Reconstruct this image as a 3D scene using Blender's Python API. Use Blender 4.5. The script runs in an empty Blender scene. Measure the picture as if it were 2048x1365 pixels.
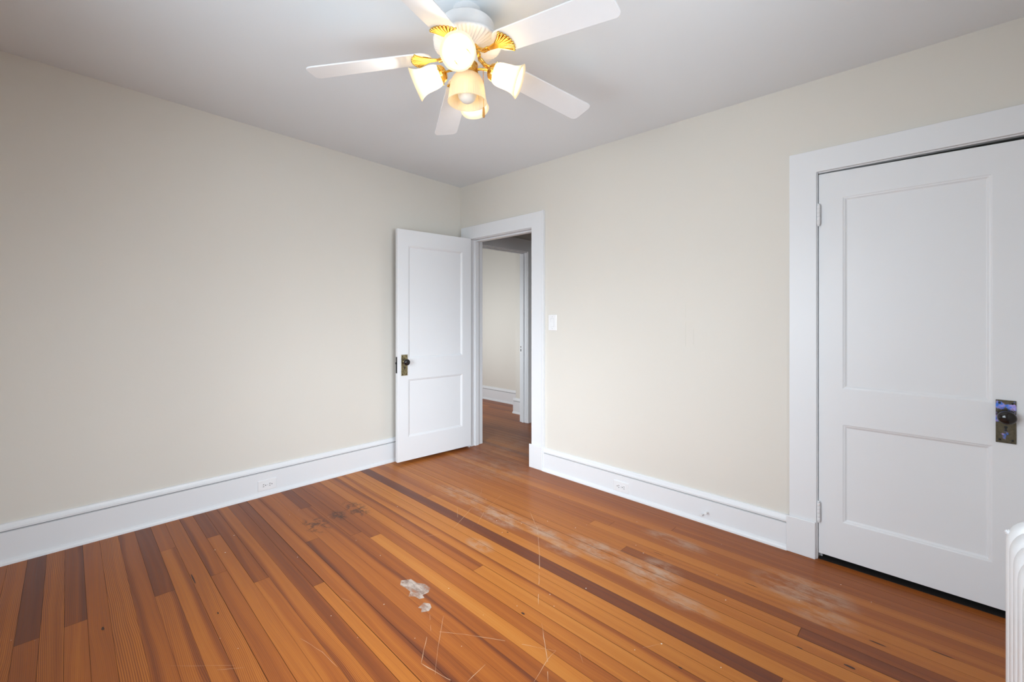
import bpy, bmesh, math, random
from mathutils import Vector, Matrix
random.seed(7)
S = bpy.context.scene
COL = S.collection
PI = math.pi
R = math.radians

# ------------------------------------------------------------------ camera
CAMX, CAMY, CAMZ = 3.4287, -2.7602, 1.27
cam_d = bpy.data.cameras.new('camera')
cam = bpy.data.objects.new('camera', cam_d); COL.objects.link(cam)
cam.location = (CAMX, CAMY, CAMZ)
cam.rotation_euler = (R(90), 0, R(134.3947 - 90))
cam_d.sensor_width = 36.0
cam_d.lens = 870.09 / 2048 * 36
cam_d.shift_y = -(682.5 - 633.6) / 2048
cam_d.clip_start = 0.02
S.camera = cam

# ------------------------------------------------------------------ world, exposure
W = bpy.data.worlds.new('world'); S.world = W; W.use_nodes = True
W.node_tree.nodes['Background'].inputs[0].default_value = (0.75, 0.85, 1.0, 1)
W.node_tree.nodes['Background'].inputs[1].default_value = 0.0
S.view_settings.view_transform = 'Standard'
S.view_settings.look = 'None'
S.view_settings.gamma = 1.0
S.view_settings.exposure = 0.03
S.view_settings.use_curve_mapping = False

# ------------------------------------------------------------------ daylight through the unseen windows, plus added ceiling fill
def area(name, loc, aim, sx, sy, power, col, spread=180):
    l = bpy.data.lights.new(name, 'AREA'); l.shape = 'RECTANGLE'; l.size = sx; l.size_y = sy
    l.energy = power; l.color = col; l.spread = R(spread)
    o = bpy.data.objects.new(name, l); COL.objects.link(o); o.location = loc
    o.rotation_euler = Vector(aim).to_track_quat('-Z', 'Z').to_euler()
    return o
DAY = (0.83, 0.935, 1.02)
area('daylight_front_side', (2.25, -3.58, 1.30), (0.22, 1, -0.30), 1.5, 1.35, 18.5, DAY, 90)
area('daylight_front_sky', (2.25, -3.585, 1.10), (-0.50, 1, -0.30), 1.5, 1.2, 12, DAY, 54)
area('ceiling_fill_front', (2.25, -3.59, 1.30), (-0.30, 1, 0.60), 1.5, 1.35, 12.5, DAY, 90)     # added upward fill to brighten the ceiling
area('daylight_right_side', (4.05, -1.95, 1.30), (-1, 0.40, -0.40), 1.15, 1.35, 17.5, DAY, 90)
area('daylight_right_sky', (4.055, -1.95, 1.30), (-1, 0, -0.35), 1.15, 1.35, 16, DAY, 80)
area('ceiling_fill_right', (4.06, -1.95, 1.30), (-1, 0.3, 1.0), 1.15, 1.35, 7.5, DAY, 80)  # second added lamp, aimed up to lift the ceiling
area('daylight_far_room', (-1.3, -0.15, 1.15), (0, 1, -0.1), 1.1, 1.2, 14.5, (0.90, 0.955, 1.0), 120)

# ------------------------------------------------------------------ node helpers / materials
def newmat(name):
    m = bpy.data.materials.new(name); m.use_nodes = True
    nt = m.node_tree; b = nt.nodes['Principled BSDF']
    return m, nt, b
def N(nt, typ, **kw):
    n = nt.nodes.new(typ)
    for k, v in kw.items():
        if k.startswith('i_'): n.inputs[int(k[2:])].default_value = v
        else: setattr(n, k, v)
    return n
def L(nt, a, b): nt.links.new(a, b)
def math_n(nt, op, a, b=None, clamp=False):
    n = nt.nodes.new('ShaderNodeMath'); n.operation = op; n.use_clamp = clamp
    for i, v in enumerate((a, b)):
        if v is None: continue
        if isinstance(v, (int, float)): n.inputs[i].default_value = v
        else: nt.links.new(v, n.inputs[i])
    return n.outputs[0]
def objcoord(nt, scale=(1, 1, 1), loc=(0, 0, 0)):
    t = nt.nodes.new('ShaderNodeTexCoord'); mp = nt.nodes.new('ShaderNodeMapping')
    mp.inputs['Scale'].default_value = scale; mp.inputs['Location'].default_value = loc
    nt.links.new(t.outputs['Object'], mp.inputs['Vector'])
    return mp.outputs[0]
def noise(nt, vec, scale, detail=3, rough=0.5):
    n = nt.nodes.new('ShaderNodeTexNoise'); n.inputs['Scale'].default_value = scale
    n.inputs['Detail'].default_value = detail; n.inputs['Roughness'].default_value = rough
    if vec is not None: nt.links.new(vec, n.inputs['Vector'])
    return n.outputs['Fac']
def maprange(nt, v, a, b, c, d, smooth=False):
    n = nt.nodes.new('ShaderNodeMapRange')
    if smooth: n.interpolation_type = 'SMOOTHSTEP'
    n.inputs[1].default_value = a; n.inputs[2].default_value = b
    n.inputs[3].default_value = c; n.inputs[4].default_value = d
    nt.links.new(v, n.inputs[0]); return n.outputs[0]
def mixcol(nt, fac, a, b):
    n = nt.nodes.new('ShaderNodeMix'); n.data_type = 'RGBA'
    if isinstance(fac, (int, float)): n.inputs[0].default_value = fac
    else: nt.links.new(fac, n.inputs[0])
    for i, v in ((6, a), (7, b)):
        if isinstance(v, tuple): n.inputs[i].default_value = (*v, 1) if len(v) == 3 else v
        else: nt.links.new(v, n.inputs[i])
    return n.outputs[2]
def bump(nt, b, h, strength, dist=0.01):
    n = nt.nodes.new('ShaderNodeBump'); n.inputs['Strength'].default_value = strength
    n.inputs['Distance'].default_value = dist
    nt.links.new(h, n.inputs['Height']); nt.links.new(n.outputs[0], b.inputs['Normal'])

def paint(name, col, rough, var=0.03, bumps=0.08, bscale=60, spec=0.4):
    m, nt, b = newmat(name)
    v = objcoord(nt)
    n1 = noise(nt, v, 1.7, 4)
    dark = tuple(c * (1 - var) for c in col); lite = tuple(min(1, c * (1 + var)) for c in col)
    L(nt, mixcol(nt, n1, dark, lite), b.inputs['Base Color'])
    b.inputs['Roughness'].default_value = rough
    b.inputs['Specular IOR Level'].default_value = spec
    bump(nt, b, noise(nt, v, bscale, 3), bumps, 0.004)
    return m
def simple(name, col, rough=0.5, metal=0.0, var=0.08, scale=25, spec=0.5):
    m, nt, b = newmat(name)
    v = objcoord(nt)
    n1 = noise(nt, v, scale, 3)
    L(nt, mixcol(nt, n1, tuple(c * (1 - var) for c in col), tuple(min(1, c * (1 + var)) for c in col)), b.inputs['Base Color'])
    b.inputs['Roughness'].default_value = rough; b.inputs['Metallic'].default_value = metal
    b.inputs['Specular IOR Level'].default_value = spec
    return m
def glow(name, col, estr, ecol, rough=0.4):
    m = simple(name, col, rough, var=0.02)
    b = m.node_tree.nodes['Principled BSDF']
    b.inputs['Emission Color'].default_value = (*ecol, 1); b.inputs['Emission Strength'].default_value = estr
    return m

M = {}
def wall_paint():
    m, nt, b = newmat('beige_wall_paint')
    v = objcoord(nt)
    col = (0.73, 0.696, 0.636)
    n1 = noise(nt, v, 1.3, 4)
    base = mixcol(nt, n1, tuple(c * 0.975 for c in col), tuple(c * 1.025 for c in col))
    L(nt, base, b.inputs['Base Color'])
    b.inputs['Roughness'].default_value = 0.55; b.inputs['Specular IOR Level'].default_value = 0.3
    big = noise(nt, v, 3.0, 5, 0.6); fine = noise(nt, v, 180, 2)
    h = math_n(nt, 'ADD', math_n(nt, 'MULTIPLY', big, 1.0), math_n(nt, 'MULTIPLY', fine, 0.06))
    bump(nt, b, h, 0.10, 0.02)
    return m
M['wall'] = wall_paint()
M['trim'] = paint('white_trim_paint', (0.80, 0.81, 0.83), 0.38, 0.02, 0.05, 30)
M['ceil'] = paint('flat_white_ceiling_paint', (0.80, 0.832, 0.858), 0.8, 0.02, 0.06, 120, 0.2)
M['plastic'] = simple('white_plastic', (0.84, 0.84, 0.85), 0.3, var=0.01)
M['slot'] = simple('dark_slot', (0.02, 0.02, 0.02), 0.6)
M['screw'] = simple('painted_screw', (0.55, 0.55, 0.56), 0.4)
M['radiator'] = paint('white_radiator_enamel', (0.84, 0.845, 0.86), 0.33, 0.02, 0.12, 45)
M['fanwhite'] = simple('white_fan_enamel', (0.82, 0.82, 0.83), 0.35, var=0.01)
M['blade'] = simple('white_laminate_blade', (0.80, 0.80, 0.81), 0.45, var=0.015)
M['gold'] = simple('polished_brass', (0.78, 0.50, 0.13), 0.14, 1.0, 0.10, 40)
M['golddark'] = simple('embossed_brass', (0.66, 0.38, 0.09), 0.28, 1.0, 0.45, 160)
M['wood_pull'] = simple('amber_wood_pull', (0.42, 0.20, 0.05), 0.4)
M['gap_shadow'] = simple('painted_gap_shadow', (0.012, 0.009, 0.008), 0.9)  # near-black colour standing in for shade under the closet door
M['knob'] = simple('black_porcelain_knob', (0.012, 0.010, 0.010), 0.12, var=0.2)
M['lock'] = simple('blackened_steel_lock', (0.02, 0.022, 0.022), 0.4, 0.6)
M['subfloor'] = simple('dark_board_seam', (0.022, 0.010, 0.007), 0.9)
M['groove_shadow'] = simple('painted_groove_shadow', (0.22, 0.215, 0.21), 0.8)  # shadow line below the baseboard cap, painted on the groove faces
M['knot'] = simple('dark_pine_knot', (0.055, 0.018, 0.010), 0.6)
M['scratch'] = simple('scratched_varnish', (0.60, 0.38, 0.24), 0.6, var=0.2, scale=60)
M['fleck'] = simple('white_paint_fleck', (0.78, 0.76, 0.72), 0.6)
def spill_mat():
    m, nt, b = newmat('thin_greyish_paint_spill')
    n = noise(nt, objcoord(nt, (1, 2, 1)), 16, 5, 0.6)
    L(nt, mixcol(nt, n, (0.50, 0.38, 0.31), (0.62, 0.52, 0.45)), b.inputs['Base Color'])
    L(nt, maprange(nt, n, 0.34, 0.58, 0.15, 0.85), b.inputs['Alpha'])
    b.inputs['Roughness'].default_value = 0.55
    return m
M['dribble'] = spill_mat()
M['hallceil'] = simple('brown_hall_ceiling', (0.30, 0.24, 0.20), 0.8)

def aged_brass():
    m, nt, b = newmat('aged_brass_plate')
    v = objcoord(nt)
    n = noise(nt, v, 55, 5, 0.65)
    L(nt, mixcol(nt, maprange(nt, n, 0.35, 0.65, 0, 1), (0.12, 0.10, 0.055), (0.40, 0.34, 0.19)), b.inputs['Base Color'])
    b.inputs['Metallic'].default_value = 0.85; b.inputs['Roughness'].default_value = 0.33
    bump(nt, b, n, 0.3, 0.003)
    return m
M['brass_old'] = aged_brass()
def brass_sky_reflection():
    m, nt, b = newmat('aged_brass_painted_sky_reflection')
    v = objcoord(nt)
    n = noise(nt, v, 34, 3, 0.55); n2 = noise(nt, v, 90, 4, 0.6); n3 = noise(nt, v, 60, 2)
    base = mixcol(nt, n2, (0.07, 0.062, 0.045), (0.25, 0.22, 0.15))
    sky_patch = mixcol(nt, maprange(nt, n3, 0.4, 0.6, 0, 1), (0.10, 0.28, 0.95), (0.62, 0.48, 0.92))  # blue and violet patches paint in the window's reflection on the brass
    L(nt, mixcol(nt, maprange(nt, n, 0.53, 0.60, 0, 1), base, sky_patch), b.inputs['Base Color'])
    b.inputs['Metallic'].default_value = 0.9; b.inputs['Roughness'].default_value = 0.25
    bump(nt, b, n2, 0.25, 0.002)
    return m
M['brass_sky_reflection'] = brass_sky_reflection()

def shade_glass(name, emit, ecol):
    m, nt, b = newmat(name)
    v = objcoord(nt)
    n = noise(nt, v, 30, 2)
    L(nt, mixcol(nt, n, (0.90, 0.84, 0.72), (0.95, 0.90, 0.80)), b.inputs['Base Color'])
    b.inputs['Roughness'].default_value = 0.25
    b.inputs['Emission Color'].default_value = (*ecol, 1); b.inputs['Emission Strength'].default_value = emit
    tr = nt.nodes.new('ShaderNodeBsdfTranslucent'); tr.inputs[0].default_value = (1.0, 0.90, 0.70, 1)
    mx = nt.nodes.new('ShaderNodeMixShader'); mx.inputs[0].default_value = 0.6
    L(nt, b.outputs[0], mx.inputs[1]); L(nt, tr.outputs[0], mx.inputs[2])
    L(nt, mx.outputs[0], nt.nodes['Material Output'].inputs[0])
    return m
M['shade_lit'] = shade_glass('lit_frosted_glass', 0.15, (1.0, 0.86, 0.62))
M['shade_off'] = shade_glass('cream_ribbed_glass', 0.0, (1.0, 0.86, 0.62))
M['bulb_lit'] = glow('glowing_bulb', (0.95, 0.93, 0.88), 140.0, (1.0, 0.97, 0.92))
M['bulb_off'] = simple('unlit_white_bulb', (0.74, 0.70, 0.64), 0.3, var=0.02)

def floor_mat():
    m, nt, b = newmat('heart_pine_boards')
    def attr(n):
        a = nt.nodes.new('ShaderNodeAttribute'); a.attribute_name = n; return a.outputs['Fac']
    tone, seed, streak, stripe = attr('tone'), attr('seed'), attr('streak'), attr('stripe')
    uv = nt.nodes.new('ShaderNodeUVMap'); uv.uv_map = 'UVMap'
    sx = nt.nodes.new('ShaderNodeSeparateXYZ'); L(nt, uv.outputs[0], sx.inputs[0])
    u, vv = sx.outputs[0], sx.outputs[1]                         # metres along the board, 0..1 across
    def vec(a, bb, c):
        n = nt.nodes.new('ShaderNodeCombineXYZ')
        for i, q in enumerate((a, bb, c)):
            if isinstance(q, (int, float)): n.inputs[i].default_value = q
            else: L(nt, q, n.inputs[i])
        return n.outputs[0]
    sd = math_n(nt, 'MULTIPLY', seed, 41.0)
    # wandering growth rings: warp the across coordinate slowly along the board
    warp = noise(nt, vec(math_n(nt, 'MULTIPLY', u, 0.9), math_n(nt, 'MULTIPLY', vv, 0.25), sd), 1.0, 2)
    wv = math_n(nt, 'ADD', vv, math_n(nt, 'MULTIPLY', math_n(nt, 'SUBTRACT', warp, 0.5), 1.3))
    broad = noise(nt, vec(math_n(nt, 'MULTIPLY', u, 0.35), math_n(nt, 'MULTIPLY', wv, 1.7), sd), 1.0, 3, 0.55)
    fine = noise(nt, vec(math_n(nt, 'MULTIPLY', u, 1.2), math_n(nt, 'MULTIPLY', wv, 13.0), sd), 1.0, 3, 0.6)
    hair = noise(nt, vec(math_n(nt, 'MULTIPLY', u, 9.0), math_n(nt, 'MULTIPLY', vv, 55.0), sd), 1.0, 2, 0.5)
    wav = nt.nodes.new('ShaderNodeTexWave'); wav.wave_type = 'BANDS'; wav.bands_direction = 'Y'
    wav.inputs['Scale'].default_value = 4.2; wav.inputs['Distortion'].default_value = 1.2
    wav.inputs['Detail'].default_value = 1.0; wav.inputs['Detail Scale'].default_value = 0.6
    L(nt, vec(math_n(nt, 'MULTIPLY', u, 0.25), math_n(nt, 'ADD', wv, seed), sd), wav.inputs['Vector'])
    rings = math_n(nt, 'MULTIPLY', math_n(nt, 'SUBTRACT', wav.outputs['Fac'], 0.5), math_n(nt, 'MULTIPLY', stripe, 0.26))
    t = math_n(nt, 'ADD', tone, math_n(nt, 'MULTIPLY', math_n(nt, 'SUBTRACT', broad, 0.5), 0.42))
    t = math_n(nt, 'ADD', t, math_n(nt, 'MULTIPLY', math_n(nt, 'SUBTRACT', fine, 0.5), 0.26))
    t = math_n(nt, 'ADD', t, math_n(nt, 'MULTIPLY', math_n(nt, 'SUBTRACT', hair, 0.5), 0.10))
    t = math_n(nt, 'ADD', t, rings)
    # dark heartwood streak along one side (streak = its place across the board, <0 none)
    dv = math_n(nt, 'ABSOLUTE', math_n(nt, 'SUBTRACT', math_n(nt, 'ADD', vv, math_n(nt, 'MULTIPLY', math_n(nt, 'SUBTRACT', warp, 0.5), 1.0)), streak))
    st = maprange(nt, dv, 0.02, 0.32, 1.0, 0.0, True)
    st = math_n(nt, 'MULTIPLY', st, maprange(nt, streak, -0.6, -0.4, 0, 1))
    t = math_n(nt, 'SUBTRACT', t, math_n(nt, 'MULTIPLY', st, 0.24))
    ramp = nt.nodes.new('ShaderNodeValToRGB'); cr = ramp.color_ramp
    pts = [(0.0, (0.110, 0.034, 0.022)), (0.25, (0.205, 0.055, 0.017)), (0.48, (0.350, 0.100, 0.021)),
           (0.70, (0.490, 0.168, 0.030)), (1.0, (0.580, 0.260, 0.065))]
    cr.elements[0].position = pts[0][0]; cr.elements[0].color = (*pts[0][1], 1)
    cr.elements[1].position = pts[-1][0]; cr.elements[1].color = (*pts[-1][1], 1)
    for p_, c_ in pts[1:-1]:
        e = cr.elements.new(p_); e.color = (*c_, 1)
    L(nt, t, ramp.inputs[0])
    col = ramp.outputs[0]
    # worn pale places on the varnish and two dark water marks, each where it lies on the floor
    oc = nt.nodes.new('ShaderNodeTexCoord')
    so = nt.nodes.new('ShaderNodeSeparateXYZ'); L(nt, oc.outputs['Object'], so.inputs[0])
    def blob(cx, cy, rx, ry):
        a = math_n(nt, 'DIVIDE', math_n(nt, 'SUBTRACT', so.outputs[0], cx), rx)
        c = math_n(nt, 'DIVIDE', math_n(nt, 'SUBTRACT', so.outputs[1], cy), ry)
        d = math_n(nt, 'ADD', math_n(nt, 'MULTIPLY', a, a), math_n(nt, 'MULTIPLY', c, c))
        return maprange(nt, d, 0.0, 1.0, 1.0, 0.0, True)
    worn = None
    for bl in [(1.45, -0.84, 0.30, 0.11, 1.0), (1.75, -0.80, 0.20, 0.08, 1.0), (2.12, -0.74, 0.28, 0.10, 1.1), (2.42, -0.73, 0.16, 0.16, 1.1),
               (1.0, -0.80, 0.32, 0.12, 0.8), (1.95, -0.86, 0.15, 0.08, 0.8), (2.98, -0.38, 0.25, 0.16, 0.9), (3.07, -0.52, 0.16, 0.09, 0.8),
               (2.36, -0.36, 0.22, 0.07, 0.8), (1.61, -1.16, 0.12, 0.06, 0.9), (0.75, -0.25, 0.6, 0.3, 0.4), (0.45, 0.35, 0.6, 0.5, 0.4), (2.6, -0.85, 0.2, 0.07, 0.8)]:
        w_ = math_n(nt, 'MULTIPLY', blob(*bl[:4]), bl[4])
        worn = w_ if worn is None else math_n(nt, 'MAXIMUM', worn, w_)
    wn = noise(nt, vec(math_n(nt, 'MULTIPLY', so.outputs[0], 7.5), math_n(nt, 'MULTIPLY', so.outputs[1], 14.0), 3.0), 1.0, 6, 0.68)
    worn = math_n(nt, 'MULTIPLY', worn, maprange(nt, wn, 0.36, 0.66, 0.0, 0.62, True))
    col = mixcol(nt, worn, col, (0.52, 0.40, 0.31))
    ringm = None
    for bl in [(0.72, -1.70, 0.16, 0.085), (0.68, -1.43, 0.18, 0.08), (0.69, -1.55, 0.10, 0.06)]:
        w_ = blob(*bl); ringm = w_ if ringm is None else math_n(nt, 'MAXIMUM', ringm, w_)
    rn = noise(nt, oc.outputs['Object'], 11, 4, 0.6)
    ringm = math_n(nt, 'MULTIPLY', ringm, maprange(nt, math_n(nt, 'ABSOLUTE', math_n(nt, 'SUBTRACT', rn, 0.5)), 0.0, 0.07, 1.0, 0.0, True))
    col = mixcol(nt, math_n(nt, 'MULTIPLY', ringm, 0.8), col, (0.05, 0.022, 0.016))
    L(nt, col, b.inputs['Base Color'])
    ro = math_n(nt, 'ADD', maprange(nt, fine, 0.3, 0.7, 0.30, 0.42), math_n(nt, 'MULTIPLY', worn, 0.3))
    L(nt, ro, b.inputs['Roughness'])
    b.inputs['Specular IOR Level'].default_value = 0.21
    bump(nt, b, math_n(nt, 'ADD', fine, math_n(nt, 'MULTIPLY', hair, 0.5)), 0.08, 0.002)
    return m
M['floor'] = floor_mat()

# ------------------------------------------------------------------ mesh helpers
def obj(name, bm, mats, parent=None, smooth=False, loc=None, bevel=0, sharp=35, kind=None, label=None):
    bmesh.ops.recalc_face_normals(bm, faces=bm.faces[:])
    me = bpy.data.meshes.new(name)
    if smooth:
        for f in bm.faces: f.smooth = True
    bm.to_mesh(me); bm.free()
    for m in (mats if isinstance(mats, (list, tuple)) else [mats]): me.materials.append(m)
    if smooth: me.set_sharp_from_angle(angle=R(sharp))
    o = bpy.data.objects.new(name, me); COL.objects.link(o)
    if loc: o.location = loc
    if parent is not None: o.parent = parent
    if bevel:
        md = o.modifiers.new('bevel', 'BEVEL'); md.width = bevel; md.segments = 2
        md.limit_method = 'ANGLE'; md.angle_limit = R(30); md.harden_normals = False
    if kind: o['kind'] = kind
    if label: o['label'] = label
    return o
def tag(o, label, cat, group=None):
    o['label'] = label; o['category'] = cat
    if group: o['group'] = group
    return o
def thing(name, label, cat, loc=(0, 0, 0), rotz=0, group=None):
    o = bpy.data.objects.new(name, None); COL.objects.link(o)
    o.location = loc; o.rotation_euler = (0, 0, rotz); o.empty_display_size = 0.1
    return tag(o, label, cat, group)
def bx(bm, x0, x1, y0, y1, z0, z1, mat=0, T=None):
    vs = [bm.verts.new(Vector((x, y, z))) for z in (z0, z1) for y in (y0, y1) for x in (x0, x1)]
    if T is not None:
        for v in vs: v.co = T(v.co)
    for f in ((0, 2, 3, 1), (4, 5, 7, 6), (0, 1, 5, 4), (2, 6, 7, 3), (0, 4, 6, 2), (1, 3, 7, 5)):
        fc = bm.faces.new([vs[i] for i in f]); fc.material_index = mat
    return vs
def extrude_profile(bm, prof, a, b, n, mat=0):
    """prof: list of (d, z): d = distance off the wall along n, from point a to b on the wall's foot"""
    a, b, n = Vector(a), Vector(b), Vector(n)
    ra = [bm.verts.new(a + n * d + Vector((0, 0, z))) for d, z in prof]
    rb = [bm.verts.new(b + n * d + Vector((0, 0, z))) for d, z in prof]
    k = len(prof)
    for i in range(k):
        j = (i + 1) % k
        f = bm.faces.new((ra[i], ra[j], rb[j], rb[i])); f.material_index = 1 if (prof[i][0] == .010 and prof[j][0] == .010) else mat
    bm.faces.new(ra[::-1]).material_index = mat; bm.faces.new(rb).material_index = mat
def lathe(bm, prof, n=32, Mx=None, mat=0, cap0=False, cap1=False, rfun=None):
    """prof: list of (r, z) about local z; rfun(theta, k) scales r"""
    rings = []
    for k, (r, z) in enumerate(prof):
        ring = []
        for i in range(n):
            t = 2 * PI * i / n
            rr = r * (rfun(t, k) if rfun else 1)
            p = Vector((rr * math.cos(t), rr * math.sin(t), z))
            ring.append(bm.verts.new(Mx @ p if Mx is not None else p))
        rings.append(ring)
    for a, b in zip(rings, rings[1:]):
        for i in range(n):
            j = (i + 1) % n
            bm.faces.new((a[i], a[j], b[j], b[i])).material_index = mat
    if cap0: bm.faces.new(rings[0][::-1]).material_index = mat
    if cap1: bm.faces.new(rings[-1]).material_index = mat
def tube(bm, pts, r, n=8, mat=0, caps=True):
    pts = [Vector(p) for p in pts]; rings = []
    rs = r if isinstance(r, (list, tuple)) else [r] * len(pts)
    ref = None
    for i, p in enumerate(pts):
        d = (pts[min(i + 1, len(pts) - 1)] - pts[max(i - 1, 0)]).normalized()
        if ref is None or abs(ref.dot(d)) > 0.95:
            ref = Vector((0, 0, 1)) if abs(d.z) < 0.9 else Vector((1, 0, 0))
        s = d.cross(ref).normalized(); t = s.cross(d).normalized(); ref = t
        rings.append([bm.verts.new(p + rs[i] * (math.cos(2 * PI * k / n) * s + math.sin(2 * PI * k / n) * t)) for k in range(n)])
    for a, b in zip(rings, rings[1:]):
        for i in range(n):
            j = (i + 1) % n
            bm.faces.new((a[i], a[j], b[j], b[i])).material_index = mat
    if caps:
        bm.faces.new(rings[0][::-1]).material_index = mat; bm.faces.new(rings[-1]).material_index = mat
def frame_from(z, origin):
    z = Vector(z).normalized(); x = Vector((0, 0, 1)).cross(z)
    x = x.normalized() if x.length > 1e-4 else Vector((1, 0, 0))
    y = z.cross(x)
    m = Matrix((x, y, z)).transposed().to_4x4(); m.translation = Vector(origin)
    return m
def rounded_rect(w, h, r, n=5):
    pts = []
    for cx, cy, a0 in ((w / 2 - r, h / 2 - r, 0), (-w / 2 + r, h / 2 - r, 90), (-w / 2 + r, -h / 2 + r, 180), (w / 2 - r, -h / 2 + r, 270)):
        for k in range(n + 1):
            a = R(a0 + 90 * k / n); pts.append((cx + r * math.cos(a), cy + r * math.sin(a)))
    return pts
def plate(bm, w, h, t, r, T, bev=0.0015, mat=0, n=5):
    """rounded plate: face at depth t, T maps (a, b, depth) to world"""
    o1 = rounded_rect(w, h, r, n); o2 = rounded_rect(w - 2 * bev, h - 2 * bev, max(r - bev, 0.0003), n)
    r0 = [bm.verts.new(T(a, b, 0)) for a, b in o1]; r1 = [bm.verts.new(T(a, b, t - bev)) for a, b in o1]
    r2 = [bm.verts.new(T(a, b, t)) for a, b in o2]
    k = len(o1)
    for p, q in ((r0, r1), (r1, r2)):
        for i in range(k): bm.faces.new((p[i], p[(i + 1) % k], q[(i + 1) % k], q[i])).material_index = mat
    bm.faces.new(r2).material_index = mat; bm.faces.new(r0[::-1]).material_index = mat

# ------------------------------------------------------------------ room shell
def ceil_z(x, y): return 2.5635 - 0.0153 * x - 0.02297 * y
XR, YF = 3.92, -3.50          # right wall and front wall (the front one is behind the camera)
HX0, HX1 = 0.172, 0.972       # hall doorway, clear of its jambs
CX0, CX1 = 2.979, 3.703       # closet doorway
HEAD = 2.018

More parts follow.
